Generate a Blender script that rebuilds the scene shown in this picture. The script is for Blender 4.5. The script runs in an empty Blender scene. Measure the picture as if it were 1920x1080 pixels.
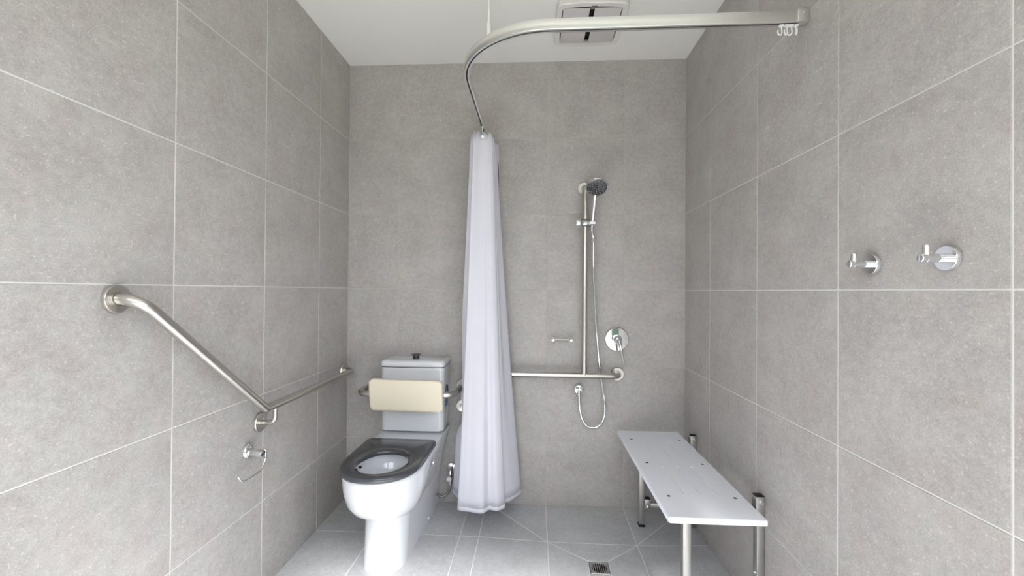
import bpy, bmesh, math, random
from mathutils import Vector, Matrix

random.seed(7)
SC = bpy.context.scene
COL = SC.collection

# ------------------------------------------------------------------ dimensions (metres)
XL, XR = -1.13371, 0.87647          # left / right wall tile faces
YB = 2.52827                        # back wall tile face
YF = -0.30                          # inner face of the front wall (behind the camera)
ZC = 2.63084                        # ceiling
DOOR_X0, DOOR_X1, DOOR_H = -0.85, 0.50, 2.20
SIDE_Y1 = 0.66                      # right wall cut short out of view: opening added to light the left wall

# ------------------------------------------------------------------ camera
F_PX, YAW, PITCH, ROLL = 796.078, 0.05331, 0.00689, 0.00766
cam_d = bpy.data.cameras.new('camera')
cam_d.sensor_fit = 'HORIZONTAL'
cam_d.sensor_width = 36.0
cam_d.lens = F_PX / 1920 * 36.0
cam_d.clip_start = 0.02
cam = bpy.data.objects.new('camera', cam_d)
COL.objects.link(cam)
cy, sy, cp, sp, cr, sr = (math.cos(YAW), math.sin(YAW), math.cos(PITCH), math.sin(PITCH), math.cos(ROLL), math.sin(ROLL))
right0 = Vector((cy, sy, 0))
fwd = Vector((-sy * cp, cy * cp, sp))
up0 = right0.cross(fwd)
right = cr * right0 + sr * up0
up = right.cross(fwd)
rot = Matrix((right, up, -fwd)).transposed()
cam.matrix_world = Matrix.Translation((0, 0, 1.26278)) @ rot.to_4x4()
SC.camera = cam

# ------------------------------------------------------------------ world: bright overcast daylight
world = bpy.data.worlds.new('daylight')
SC.world = world
world.use_nodes = True
wn = world.node_tree.nodes
bg = wn['Background']
bg.inputs['Color'].default_value = (0.925, 0.98, 1.06, 1)
bg.inputs['Strength'].default_value = 3.4

sun_d = bpy.data.lights.new('sun', 'SUN')
sun_d.energy = 12.0
sun_d.angle = math.radians(14)          # veiled by thin cloud
sun_d.color = (0.98, 0.99, 1.0)
sun = bpy.data.objects.new('sun', sun_d)
COL.objects.link(sun)
sun.rotation_euler = Vector((-0.10, 1.0, -1.09)).to_track_quat('-Z', 'Y').to_euler()   # in through the doorway, onto the floor

SC.cycles.max_bounces = 8
SC.cycles.diffuse_bounces = 5
SC.cycles.glossy_bounces = 4
SC.cycles.transmission_bounces = 2
SC.cycles.caustics_reflective = False
SC.cycles.caustics_refractive = False
SC.view_settings.view_transform = 'Standard'
SC.view_settings.look = 'None'
SC.view_settings.gamma = 1
SC.view_settings.use_curve_mapping = False
SC.view_settings.exposure = 0.70

# ------------------------------------------------------------------ materials
def srgb(r, g, b):
    def f(c):
        c /= 255.0
        return c / 12.92 if c <= 0.04045 else ((c + 0.055) / 1.055) ** 2.4
    return (f(r), f(g), f(b), 1)

def new_mat(name):
    m = bpy.data.materials.new(name)
    m.use_nodes = True
    nt = m.node_tree
    return m, nt, nt.nodes['Principled BSDF']

def simple(name, col, rough=0.5, metal=0.0, noise=0.0, scale=60.0, bump=0.0, coat=0.0, rough_var=0.0, stretch=None, spec=None):
    """procedural material: base colour with a little noise in value, roughness and relief"""
    m, nt, b = new_mat(name)
    b.inputs['Metallic'].default_value = metal
    b.inputs['Roughness'].default_value = rough
    b.inputs['Coat Weight'].default_value = coat
    b.inputs['Coat Roughness'].default_value = 0.03
    if spec is not None:
        b.inputs['Specular IOR Level'].default_value = spec
    tc = nt.nodes.new('ShaderNodeTexCoord')
    mp = nt.nodes.new('ShaderNodeMapping')
    nt.links.new(tc.outputs['Object'], mp.inputs['Vector'])
    if stretch:
        mp.inputs['Scale'].default_value = stretch
    n = nt.nodes.new('ShaderNodeTexNoise')
    n.inputs['Scale'].default_value = scale
    n.inputs['Detail'].default_value = 2
    nt.links.new(mp.outputs['Vector'], n.inputs['Vector'])
    mx = nt.nodes.new('ShaderNodeMix')
    mx.data_type = 'RGBA'
    mx.inputs['A'].default_value = tuple(c * (1 - noise) for c in col[:3]) + (1,)
    mx.inputs['B'].default_value = tuple(min(1, c * (1 + noise)) for c in col[:3]) + (1,)
    nt.links.new(n.outputs['Fac'], mx.inputs['Factor'])
    nt.links.new(mx.outputs['Result'], b.inputs['Base Color'])
    if rough_var:
        mr = nt.nodes.new('ShaderNodeMapRange')
        mr.inputs['To Min'].default_value = max(0.01, rough - rough_var)
        mr.inputs['To Max'].default_value = rough + rough_var
        nt.links.new(n.outputs['Fac'], mr.inputs['Value'])
        nt.links.new(mr.outputs['Result'], b.inputs['Roughness'])
    if bump:
        bp = nt.nodes.new('ShaderNodeBump')
        bp.inputs['Strength'].default_value = bump
        bp.inputs['Distance'].default_value = 0.001
        nt.links.new(n.outputs['Fac'], bp.inputs['Height'])
        nt.links.new(bp.outputs['Normal'], b.inputs['Normal'])
    return m

def tile_material(name, dark, light, tint, rough):
    """concrete-look porcelain: soft clouds, pinkish tint patches, pale flecks and grain; each tile shifted"""
    m, nt, b = new_mat(name)
    N, L = nt.nodes.new, nt.links.new
    tc = N('ShaderNodeTexCoord')
    oi = N('ShaderNodeObjectInfo')
    mul = N('ShaderNodeMath'); mul.operation = 'MULTIPLY'; mul.inputs[1].default_value = 53.0
    L(oi.outputs['Random'], mul.inputs[0])
    cmb = N('ShaderNodeCombineXYZ')
    for k in range(3):
        L(mul.outputs[0], cmb.inputs[k])
    add = N('ShaderNodeVectorMath'); add.operation = 'ADD'
    L(tc.outputs['Object'], add.inputs[0]); L(cmb.outputs[0], add.inputs[1])
    def noise(scale, detail, rgh=0.55, dist=0.0):
        n = N('ShaderNodeTexNoise')
        n.inputs['Scale'].default_value = scale
        n.inputs['Detail'].default_value = detail
        n.inputs['Roughness'].default_value = rgh
        n.inputs['Distortion'].default_value = dist
        L(add.outputs[0], n.inputs['Vector'])
        return n
    cloud = noise(6.0, 3, 0.6, 0.0)
    mid = noise(45.0, 3, 0.7, 0.0)
    grain = noise(230.0, 2, 0.7)
    hue = noise(9.0, 1)
    fleck = noise(130.0, 0, 0.5, 0.0)
    def madd(a, ka, bnode, kb):
        x = N('ShaderNodeMath'); x.operation = 'MULTIPLY_ADD'; x.inputs[1].default_value = ka
        y = N('ShaderNodeMath'); y.operation = 'MULTIPLY_ADD'; y.inputs[1].default_value = kb
        L(bnode, y.inputs[0]); y.inputs[2].default_value = 0
        L(a, x.inputs[0]); L(y.outputs[0], x.inputs[2])
        return x.outputs[0]
    v = madd(cloud.outputs['Fac'], 0.34, mid.outputs['Fac'], 0.38)
    v = madd(grain.outputs['Fac'], 0.50, v, 1.0)
    ramp = N('ShaderNodeMapRange')
    ramp.inputs['From Min'].default_value = 0.33
    ramp.inputs['From Max'].default_value = 0.89
    L(v, ramp.inputs['Value'])
    mx = N('ShaderNodeMix'); mx.data_type = 'RGBA'
    mx.inputs['A'].default_value = dark; mx.inputs['B'].default_value = light
    L(ramp.outputs['Result'], mx.inputs['Factor'])
    hr = N('ShaderNodeMapRange')
    hr.inputs['From Min'].default_value = 0.50; hr.inputs['From Max'].default_value = 0.68
    hr.inputs['To Max'].default_value = 0.55
    L(hue.outputs['Fac'], hr.inputs['Value'])
    mt = N('ShaderNodeMix'); mt.data_type = 'RGBA'; mt.blend_type = 'MULTIPLY'
    mt.inputs['B'].default_value = tint
    L(hr.outputs['Result'], mt.inputs['Factor']); L(mx.outputs['Result'], mt.inputs['A'])
    fr = N('ShaderNodeMapRange')
    fr.inputs['From Min'].default_value = 0.70; fr.inputs['From Max'].default_value = 0.80
    fr.inputs['To Max'].default_value = 0.30
    L(fleck.outputs['Fac'], fr.inputs['Value'])
    mf = N('ShaderNodeMix'); mf.data_type = 'RGBA'
    mf.inputs['B'].default_value = srgb(226, 226, 220)
    L(fr.outputs['Result'], mf.inputs['Factor']); L(mt.outputs['Result'], mf.inputs['A'])
    L(mf.outputs['Result'], b.inputs['Base Color'])
    rr = N('ShaderNodeMapRange')
    rr.inputs['To Min'].default_value = rough - 0.08; rr.inputs['To Max'].default_value = rough + 0.10
    L(mid.outputs['Fac'], rr.inputs['Value']); L(rr.outputs['Result'], b.inputs['Roughness'])
    bp = N('ShaderNodeBump'); bp.inputs['Strength'].default_value = 0.25; bp.inputs['Distance'].default_value = 0.0006
    L(v, bp.inputs['Height']); L(bp.outputs['Normal'], b.inputs['Normal'])
    return m

M = {}
M['tile'] = tile_material('wall_tile', srgb(146, 141, 138), srgb(201, 198, 194), (1.0, 0.925, 0.93, 1), 0.52)
M['floor_tile'] = tile_material('floor_tile', srgb(156, 156, 157), srgb(210, 210, 211), (0.98, 0.97, 0.95, 1), 0.42)
M['grout'] = simple('grout', srgb(222, 221, 217), 0.85, noise=0.06, scale=90, bump=0.3)
M['grout_grey'] = simple('grout_grey', srgb(187, 183, 180), 0.85, noise=0.06, scale=90, bump=0.3)
M['ceiling'] = simple('ceiling_paint', srgb(234, 233, 228), 0.75, noise=0.015, scale=8, bump=0.05)
M['render'] = simple('painted_render', srgb(222, 220, 214), 0.8, noise=0.03, scale=20)
M['concrete'] = simple('concrete', srgb(166, 164, 157), 0.9, noise=0.12, scale=6, bump=0.3)
M['dark_screen'] = simple('dark_green_screen', srgb(62, 72, 60), 0.8, noise=0.2, scale=5)
M['steel'] = simple('brushed_stainless', (0.60, 0.575, 0.535, 1), 0.30, 1.0, noise=0.05, scale=180, rough_var=0.05)
M['steel_bench'] = simple('bench_stainless', (0.56, 0.55, 0.53, 1), 0.36, 1.0, noise=0.06, scale=150, rough_var=0.06)
M['chrome'] = simple('polished_chrome', (0.82, 0.83, 0.84, 1), 0.05, 1.0, noise=0.01, scale=10)
M['alu'] = simple('satin_aluminium', (0.80, 0.80, 0.77, 1), 0.34, 1.0, noise=0.02, scale=120)
M['braid'] = simple('braided_steel', (0.30, 0.29, 0.27, 1), 0.38, 1.0, noise=0.3, scale=900)
M['alu_dark'] = simple('rail_slot', (0.03, 0.03, 0.03, 1), 0.6, 0.2)
M['ceramic'] = simple('white_ceramic', srgb(229, 231, 235), 0.10, noise=0.008, scale=6, coat=0.6)
M['seat'] = simple('charcoal_plastic', srgb(72, 73, 79), 0.15, noise=0.03, scale=40, spec=0.6)
M['seat_dark'] = simple('dark_grey_plastic', srgb(62, 64, 68), 0.32, noise=0.04, scale=40)
M['black'] = simple('black_plastic', srgb(14, 14, 15), 0.5, noise=0.05)
M['void'] = simple('dark_cavity', (0.004, 0.004, 0.004, 1), 0.9)
M['pad'] = simple('cream_vinyl', srgb(230, 221, 200), 0.50, noise=0.02, scale=500, bump=0.12)
M['bench'] = simple('white_polymer', srgb(240, 242, 250), 0.42, noise=0.012, scale=30, bump=0.04)
M['plastic'] = simple('white_plastic', srgb(232, 232, 230), 0.35, noise=0.01)
M['vent'] = simple('vent_plastic', srgb(222, 219, 216), 0.40, noise=0.01)
M['vent_flap'] = simple('vent_flap_plastic', srgb(206, 201, 200), 0.45, noise=0.01)
M['water'] = simple('still_water', srgb(214, 222, 224), 0.03, noise=0.0, spec=0.6)
M['blue'] = simple('blue_print', srgb(74, 128, 170), 0.45, noise=0.05)
M['navy'] = simple('dark_print', srgb(38, 52, 74), 0.45, noise=0.05)
M['label'] = simple('white_label', srgb(206, 216, 224), 0.45, noise=0.02)
M['red'] = simple('brown_print', srgb(120, 92, 92), 0.6)
M['sprayface'] = simple('dark_chrome_face', (0.22, 0.22, 0.23, 1), 0.10, 1.0)
M['clamp'] = simple('grey_chrome', (0.42, 0.43, 0.41, 1), 0.22, 1.0)

def curtain_material():
    m, nt, b = new_mat('white_curtain_fabric')
    N, L = nt.nodes.new, nt.links.new
    b.inputs['Roughness'].default_value = 0.75
    b.inputs['Sheen Weight'].default_value = 0.1
    tc = N('ShaderNodeTexCoord')
    n = N('ShaderNodeTexNoise'); n.inputs['Scale'].default_value = 9; n.inputs['Detail'].default_value = 5
    w = N('ShaderNodeTexNoise'); w.inputs['Scale'].default_value = 700
    L(tc.outputs['Object'], n.inputs['Vector']); L(tc.outputs['Object'], w.inputs['Vector'])
    mx = N('ShaderNodeMix'); mx.data_type = 'RGBA'
    mx.inputs['A'].default_value = srgb(230, 229, 238); mx.inputs['B'].default_value = srgb(239, 238, 245)
    L(n.outputs['Fac'], mx.inputs['Factor']); L(mx.outputs['Result'], b.inputs['Base Color'])
    bp = N('ShaderNodeBump'); bp.inputs['Strength'].default_value = 0.5; bp.inputs['Distance'].default_value = 0.006
    bp2 = N('ShaderNodeBump'); bp2.inputs['Strength'].default_value = 0.08; bp2.inputs['Distance'].default_value = 0.0005
    L(n.outputs['Fac'], bp.inputs['Height']); L(w.outputs['Fac'], bp2.inputs['Height'])
    L(bp.outputs['Normal'], bp2.inputs['Normal']); L(bp2.outputs['Normal'], b.inputs['Normal'])
    tr = N('ShaderNodeBsdfTranslucent'); tr.inputs['Color'].default_value = srgb(236, 236, 248)
    ms = N('ShaderNodeMixShader'); ms.inputs[0].default_value = 0.22
    out = nt.nodes['Material Output']
    L(b.outputs[0], ms.inputs[1]); L(tr.outputs[0], ms.inputs[2]); L(ms.outputs[0], out.inputs['Surface'])
    return m
M['curtain'] = curtain_material()

# ------------------------------------------------------------------ object helpers
ORG = {}
def tag(o, label=None, cat=None, group=None, kind=None):
    if label: o['label'] = label
    if cat: o['category'] = cat
    if group: o['group'] = group
    if kind: o['kind'] = kind
    return o

def thing(name, loc, label, cat, group=None):
    o = bpy.data.objects.new(name, None)
    o.empty_display_size = 0.05
    COL.objects.link(o)
    o.location = loc
    ORG[o.name] = Vector(loc)
    return tag(o, label, cat, group)

class G:
    """geometry collector in world coordinates"""
    def __init__(self):
        self.v, self.f = [], []
    def raw(self, vs, fs):
        b = len(self.v)
        self.v += [Vector(p) for p in vs]
        self.f += [tuple(i + b for i in f) for f in fs]
        return self
    def box(self, x0, x1, y0, y1, z0, z1, bev=0.0, seg=2, only=None):
        bm = bmesh.new()
        bmesh.ops.create_cube(bm, size=1)
        for v in bm.verts:
            v.co = ((x0 + x1) / 2 + v.co.x * (x1 - x0), (y0 + y1) / 2 + v.co.y * (y1 - y0), (z0 + z1) / 2 + v.co.z * (z1 - z0))
        if bev:
            ed = bm.edges[:] if only is None else [e for e in bm.edges if only((e.verts[0].co + e.verts[1].co) / 2, e.verts[1].co - e.verts[0].co)]
            bmesh.ops.bevel(bm, geom=ed, offset=bev, segments=seg, affect='EDGES', profile=0.5)
        return self.bm(bm)
    def bm(self, bm):
        bm.verts.index_update()
        self.raw([v.co.copy() for v in bm.verts], [[v.index for v in f.verts] for f in bm.faces])
        bm.free()
        return self
    def rings(self, rs, cap0=True, cap1=True, closed=True):
        """skin a list of equally long rings"""
        n = len(rs[0]); vs = [p for r in rs for p in r]; fs = []
        for i in range(len(rs) - 1):
            for k in range(n if closed else n - 1):
                a, b2 = i * n + k, i * n + (k + 1) % n
                fs.append((a, b2, b2 + n, a + n))
        if cap0: fs.append(tuple(range(n - 1, -1, -1)))
        if cap1: fs.append(tuple((len(rs) - 1) * n + k for k in range(n)))
        return self.raw(vs, fs)
    def tube(self, path, r, n=16, cap=True):
        """sweep a circle (radius r or per-point list) along a polyline"""
        P = [Vector(p) for p in path]
        R = r if isinstance(r, (list, tuple)) else [r] * len(P)
        T = []
        for i in range(len(P)):
            a = P[i] - P[i - 1] if i else P[1] - P[0]
            b2 = P[i + 1] - P[i] if i < len(P) - 1 else P[-1] - P[-2]
            T.append((a.normalized() + b2.normalized()).normalized())
        t = T[0]
        u = t.cross(Vector((0, 0, 1)))
        if u.length < 0.1: u = t.cross(Vector((0, 1, 0)))
        u.normalize()
        rs = []
        for i, p in enumerate(P):
            u = (u - T[i] * u.dot(T[i])).normalized()
            w = T[i].cross(u)
            rs.append([p + (u * math.cos(2 * math.pi * k / n) + w * math.sin(2 * math.pi * k / n)) * R[i] for k in range(n)])
        return self.rings(rs, cap, cap)
    def lathe(self, prof, org, axis, n=32):
        """prof: (radius, height) pairs turned about an axis through org"""
        a = Vector(axis).normalized(); o = Vector(org)
        u = a.cross(Vector((0, 0, 1)))
        if u.length < 0.1: u = a.cross(Vector((1, 0, 0)))
        u.normalize(); w = a.cross(u)
        rs = [[o + a * h + (u * math.cos(2 * math.pi * k / n) + w * math.sin(2 * math.pi * k / n)) * max(r, 1e-5) for k in range(n)] for r, h in prof]
        return self.rings(rs, True, True)
    def obj(self, name, mat, parent=None, sharp=38, smooth=True, label=None):
        off = ORG[parent.name] if parent is not None else Vector((0, 0, 0))
        me = bpy.data.meshes.new(name)
        me.from_pydata([p - off for p in self.v], [], self.f)
        bm = bmesh.new(); bm.from_mesh(me)
        bmesh.ops.recalc_face_normals(bm, faces=bm.faces)
        bm.to_mesh(me); bm.free()
        if smooth:
            me.polygons.foreach_set('use_smooth', [True] * len(me.polygons))
            me.set_sharp_from_angle(angle=math.radians(sharp))
        me.materials.append(mat)
        o = bpy.data.objects.new(name, me)
        COL.objects.link(o)
        if parent is not None:
            o.parent = parent
        ORG[o.name] = off
        if label: o['label'] = label
        return o

def copy_tree(o, offset=None, parent=None):
    c = o.copy(); COL.objects.link(c)
    if parent is not None: c.parent = parent
    if offset is not None: c.location = o.location + Vector(offset)
    for ch in list(o.children):
        copy_tree(ch, None, c)
    return c

def fillet(pts, r, seg=8):
    """polyline with rounded corners; r a number or one per inner corner"""
    P = [Vector(p) for p in pts]
    out = [P[0]]
    for i in range(1, len(P) - 1):
        rr = r[i - 1] if isinstance(r, (list, tuple)) else r
        a = (P[i - 1] - P[i]).normalized(); b = (P[i + 1] - P[i]).normalized()
        ang = a.angle(b)
        if rr <= 0 or ang > math.pi - 0.02:
            out.append(P[i]); continue
        d = rr / math.tan(ang / 2)
        c = P[i] + (a + b).normalized() * (rr / math.sin(ang / 2))
        s, e = P[i] + a * d - c, P[i] + b * d - c
        tot = s.angle(e); ax = s.cross(e).normalized()
        for k in range(seg + 1):
            out.append(c + Matrix.Rotation(tot * k / seg, 3, ax) @ s)
    out.append(P[-1])
    return out

def spline(pts, n=10, closed=False):
    P = [Vector(p) for p in pts]; out = []
    m = len(P)
    for i in range(m - 1):
        p0, p1, p2, p3 = P[max(i - 1, 0)], P[i], P[i + 1], P[min(i + 2, m - 1)]
        for k in range(n):
            t = k / n
            out.append(0.5 * ((2 * p1) + (p2 - p0) * t + (2 * p0 - 5 * p1 + 4 * p2 - p3) * t * t + (3 * p1 - p0 - 3 * p2 + p3) * t ** 3))
    out.append(P[-1])
    return out

def lerp(a, b, t): return a + (b - a) * t
def table(tab, z):
    """piecewise linear lookup"""
    if z <= tab[0][0]: return tab[0][1]
    for (a, va), (b, vb) in zip(tab, tab[1:]):
        if z <= b: return lerp(va, vb, (z - a) / (b - a))
    return tab[-1][1]
def sstep(a, b, x):
    t = min(1, max(0, (x - a) / (b - a))); return t * t * (3 - 2 * t)

# ------------------------------------------------------------------ the room shell
GAP, PROUD, BEV = 0.0042, 0.0016, 0.0011
tile_meshes = {}
def tile_mesh(w, h, mat):
    """one tile centred on its own origin, face towards +Z, edges eased; shared between tiles of one size"""
    key = (round(w, 4), round(h, 4), mat)
    if key not in tile_meshes:
        a, b = w / 2 - GAP / 2, h / 2 - GAP / 2
        vs = [(sx * a, sy_ * b, -PROUD) for sx, sy_ in ((-1, -1), (1, -1), (1, 1), (-1, 1))]
        vs += [(sx * a, sy_ * b, -BEV * 0.6) for sx, sy_ in ((-1, -1), (1, -1), (1, 1), (-1, 1))]
        vs += [(sx * (a - BEV), sy_ * (b - BEV), 0) for sx, sy_ in ((-1, -1), (1, -1), (1, 1), (-1, 1))]
        fs = [(8, 9, 10, 11)]
        for L0 in (0, 4):
            for k in range(4):
                fs.append((L0 + k, L0 + (k + 1) % 4, L0 + 4 + (k + 1) % 4, L0 + 4 + k))
        me = bpy.data.meshes.new('tile'); me.from_pydata(vs, [], fs); me.materials.append(M[mat])
        tile_meshes[key] = me
    return tile_meshes[key]

def lay_tiles(wall, us, zs, place):
    """tiles between consecutive joints; place(u, z) gives the 4x4 matrix of a tile centred there"""
    for i in range(len(us) - 1):
        for j in range(len(zs) - 1):
            w, h = us[i + 1] - us[i], zs[j + 1] - zs[j]
            if w < 0.01 or h < 0.01: continue
            o = bpy.data.objects.new('tile', tile_mesh(w, h, 'tile'))
            COL.objects.link(o); o.parent = wall
            jit = random.uniform(-0.0003, 0.0003)
            o.matrix_local = place((us[i] + us[i + 1]) / 2, (zs[j] + zs[j + 1]) / 2, jit)

def frame(xa, ya, za, org):
    m = Matrix((Vector(xa), Vector(ya), Vector(za))).transposed().to_4x4()
    m.translation = Vector(org); return m

ROWS = [0.0, 0.37219, 0.82219, 1.27219, 1.72219, 2.17219, ZC]
COLS = [XL, -0.82596, -0.37596, 0.07404, 0.52404, XR]
YJ = [YB - 0.3508 - 0.45 * k for k in range(6)]
YS = [YF] + [y for y in reversed(YJ) if y > YF + 0.02] + [YB]

g = G().box(XL - 0.15, XR + 0.15, YB + PROUD, YB + 0.15, -0.12, ZC + 0.12)
wall_back = tag(g.obj('wall_back', M['grout_grey'], smooth=False), 'grey tiled back wall behind the toilet and shower', 'wall', kind='structure')
lay_tiles(wall_back, COLS, ROWS, lambda u, z, j: frame((1, 0, 0), (0, 0, 1), (0, -1, 0), (u, YB + j, z)))
g = G().box(XL - 0.15, XL - PROUD, YF - 0.15, YB + PROUD, -0.12, ZC + 0.12)
wall_left = tag(g.obj('wall_left', M['grout'], smooth=False), 'grey tiled left wall carrying the angled grab rail', 'wall', kind='structure')
lay_tiles(wall_left, YS, ROWS, lambda u, z, j: frame((0, 1, 0), (0, 0, 1), (1, 0, 0), (XL + j, u, z)))
g = G().box(XR + PROUD, XR + 0.15, SIDE_Y1, YB + PROUD, -0.12, ZC + 0.12).box(XR + PROUD, XR + 0.15, YF - 0.12, SIDE_Y1, DOOR_H, ZC + 0.12)
wall_right = tag(g.obj('wall_right', M['grout'], smooth=False), 'grey tiled right wall with robe hooks and bench', 'wall', kind='structure')
lay_tiles(wall_right, [SIDE_Y1] + [y for y in YS if y > SIDE_Y1 + 0.02], ROWS, lambda u, z, j: frame((0, -1, 0), (0, 0, 1), (-1, 0, 0), (XR + j, u, z)))

g = G().box(XL - PROUD, XR + PROUD, YF, YB + PROUD, ZC, ZC + 0.10)
tag(g.obj('ceiling', M['ceiling'], smooth=False), 'plain white painted ceiling above the tiled walls', 'ceiling', kind='structure')
g = G()
g.box(XL - PROUD, DOOR_X0, YF - 0.12, YF, 0, ZC + 0.1).box(DOOR_X1, XR + PROUD, YF - 0.12, YF, 0, ZC + 0.1).box(DOOR_X0, DOOR_X1, YF - 0.12, YF, DOOR_H, ZC + 0.1)
tag(g.obj('wall_front', M['render'], smooth=False), 'pale front wall with an open doorway', 'wall', kind='structure')
g = G().box(-14, 14, -22, YF - 0.15, -0.16, -0.03).box(XR + 0.02, 14, YF - 0.15, SIDE_Y1, -0.16, -0.03).box(XR + 0.16, 14, SIDE_Y1, 12, -0.16, -0.03)
tag(g.obj('ground', M['concrete'], smooth=False), 'sunlit concrete outside the open doorway', 'ground', kind='structure')

g = G().box(-14, 8, -6.2, -6.0, -0.1, 2.3).box(6.0, 6.2, -6.0, 12, -0.1, 2.3)  # unseen screen, added to block low sky and put dark bands in the chrome
tag(g.obj('sky_screen', M['dark_screen'], smooth=False), 'added dark green screen outside the doorway, blocking the low sky', 'wall', kind='structure')

# floor: tiles fall towards the drain, envelope cuts run from the drain corners
SX0, SX1, SY0, SY1 = -0.2770, XR, 1.274, YB
CX0, CX1, CY0, CY1 = 0.07404, 0.52404, 1.7275, 2.1775
DX0, DX1, DY0, DY1 = 0.2640, 0.3560, 1.9580, 2.0480
def fz(x, y):
    t = min((x - SX0) / (CX0 - SX0), (SX1 - x) / (SX1 - CX1), (SY1 - y) / (SY1 - CY1), (y - SY0) / (CY0 - SY0))
    z = -0.014 * max(0, min(1, t))
    s = min((x - CX0) / (DX0 - CX0), (CX1 - x) / (CX1 - DX1), (CY1 - y) / (CY1 - DY1), (y - CY0) / (DY0 - CY0))
    return z - 0.008 * max(0, min(1, s))
polys = []
def rect(x0, x1, y0, y1): polys.append([(x0, y0), (x1, y0), (x1, y1), (x0, y1)])
fy = [YF - 0.15, -0.0725, 0.3775, 0.8275, SY0, CY0, CY1, YB]
fx_l = [XL, -0.82596, -0.37596, SX0]
for j in range(len(fy) - 1):
    for i in range(3): rect(fx_l[i], fx_l[i + 1], fy[j], fy[j + 1])
    if fy[j] < SY0 - 0.01:
        for a, b in ((SX0, CX0), (CX0, CX1), (CX1, XR)): rect(a, b, fy[j], fy[j + 1])
rect(SX0, CX0, CY0, CY1); rect(CX1, SX1, CY0, CY1); rect(CX0, CX1, CY1, SY1); rect(CX0, CX1, SY0, CY0)
polys += [[(SX0, SY1), (SX0, CY1), (CX0, CY1)], [(SX0, SY1), (CX0, CY1), (CX0, SY1)],
          [(SX1, SY1), (CX1, SY1), (CX1, CY1)], [(SX1, SY1), (CX1, CY1), (SX1, CY1)],
          [(SX0, SY0), (CX0, SY0), (CX0, CY0)], [(SX0, SY0), (CX0, CY0), (SX0, CY0)],
          [(SX1, SY0), (SX1, CY0), (CX1, CY0)], [(SX1, SY0), (CX1, CY0), (CX1, SY0)],
          [(CX0, CY1), (DX0, DY1), (DX1, DY1), (CX1, CY1)][::-1], [(CX1, CY1), (DX1, DY1), (DX1, DY0), (CX1, CY0)][::-1],
          [(CX1, CY0), (DX1, DY0), (DX0, DY0), (CX0, CY0)][::-1], [(CX0, CY0), (DX0, DY0), (DX0, DY1), (CX0, CY1)][::-1]]
def inset(poly, d):
    P = [Vector(p) for p in poly]
    if sum(P[i].x * P[(i + 1) % len(P)].y - P[(i + 1) % len(P)].x * P[i].y for i in range(len(P))) < 0: P.reverse()
    out = []
    for i in range(len(P)):
        a, b, c = P[i - 1], P[i], P[(i + 1) % len(P)]
        d1, d2 = (b - a).normalized(), (c - b).normalized()
        n1, n2 = Vector((-d1.y, d1.x)), Vector((-d2.y, d2.x))
        k = (n1 + n2); k = k / max(0.25, k.dot(n1))
        out.append(b + k * d)
    return out
g = G()
for p in polys:
    g.raw([(x, y, fz(x, y) - PROUD) for x, y in p], [tuple(range(len(p)))])
g.box(XL, XR, YF - 0.15, YB, -0.16, -0.10)
floor = tag(g.obj('floor', M['grout'], smooth=False), 'grey tiled wet room floor falling to a drain', 'floor', kind='structure')
for p in polys:
    a, b = inset(p, GAP * 0.62), inset(p, GAP * 0.62 + BEV)
    n = len(a)
    cxy = sum(b, Vector((0, 0))) / n
    c3 = Vector((cxy.x, cxy.y, fz(cxy.x, cxy.y)))
    def lift(q, dz): return Vector((q.x, q.y, fz(q.x, q.y) + dz)) - c3
    vs = [lift(q, -PROUD) for q in a] + [lift(q, -BEV * 0.6) for q in a] + [lift(q, 0) for q in b]
    fs = [tuple(2 * n + k for k in range(n))]
    for L0 in (0, n):
        for k in range(n):
            fs.append((L0 + k, L0 + (k + 1) % n, L0 + n + (k + 1) % n, L0 + n + k))
    me = bpy.data.meshes.new('tile'); me.from_pydata(vs, [], fs); me.materials.append(M['floor_tile'])
    o = bpy.data.objects.new('tile', me); COL.objects.link(o); o.parent = floor; o.location = c3

# ------------------------------------------------------------------ toilet
TX = -0.684
toilet = thing('toilet', (TX, 2.10, 0), 'white ceramic toilet with charcoal seat against the back wall', 'toilet')
F_T = [(0, 1.858), (0.10, 1.870), (0.19, 1.880), (0.226, 1.882), (0.232, 1.874), (0.240, 1.858), (0.255, 1.826), (0.28, 1.788), (0.32, 1.756), (0.37, 1.737), (0.42, 1.730), (0.452, 1.728), (0.460, 1.734)]
WB_T = [(0, 0.098), (0.226, 0.104), (0.232, 0.112), (0.240, 0.122), (0.255, 0.138), (0.28, 0.155), (0.32, 0.170), (0.37, 0.179), (0.452, 0.183), (0.460, 0.178)]
WR_T = [(0, 0.119), (0.12, 0.124), (0.22, 0.134), (0.32, 0.152), (0.40, 0.170), (0.452, 0.183), (0.460, 0.178)]
L_T = [(0, 0.11), (0.226, 0.12), (0.24, 0.15), (0.28, 0.19), (0.34, 0.225), (0.46, 0.235)]
NS, NA = 12, 14
def pan_ring(z):
    Fz, Lz, wb, wr = table(F_T, z), table(L_T, z), table(WB_T, z), table(WR_T, z)
    yc = Fz + Lz
    def w(y): return lerp(wb, wr, sstep(1.95, 2.42, y))
    half = []
    for k in range(NS):
        y = lerp(YB - 0.004, yc, k / NS); half.append((w(y), y))
    for k in range(NA + 1):
        t = math.pi / 2 * k / NA
        half.append((w(yc) * math.cos(t) ** 0.86 if k < NA else 0.0, yc - Lz * math.sin(t) ** 0.92))
    return [Vector((TX + x, y, z)) for x, y in half] + [Vector((TX - x, y, z)) for x, y in reversed(half[:-1])]
zs = [0, 0.05, 0.10, 0.15, 0.19, 0.215, 0.226, 0.232, 0.240, 0.255, 0.267, 0.28, 0.30, 0.32, 0.345, 0.37, 0.395, 0.42, 0.44, 0.452, 0.460]
RG = [pan_ring(z) for z in zs]
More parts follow.
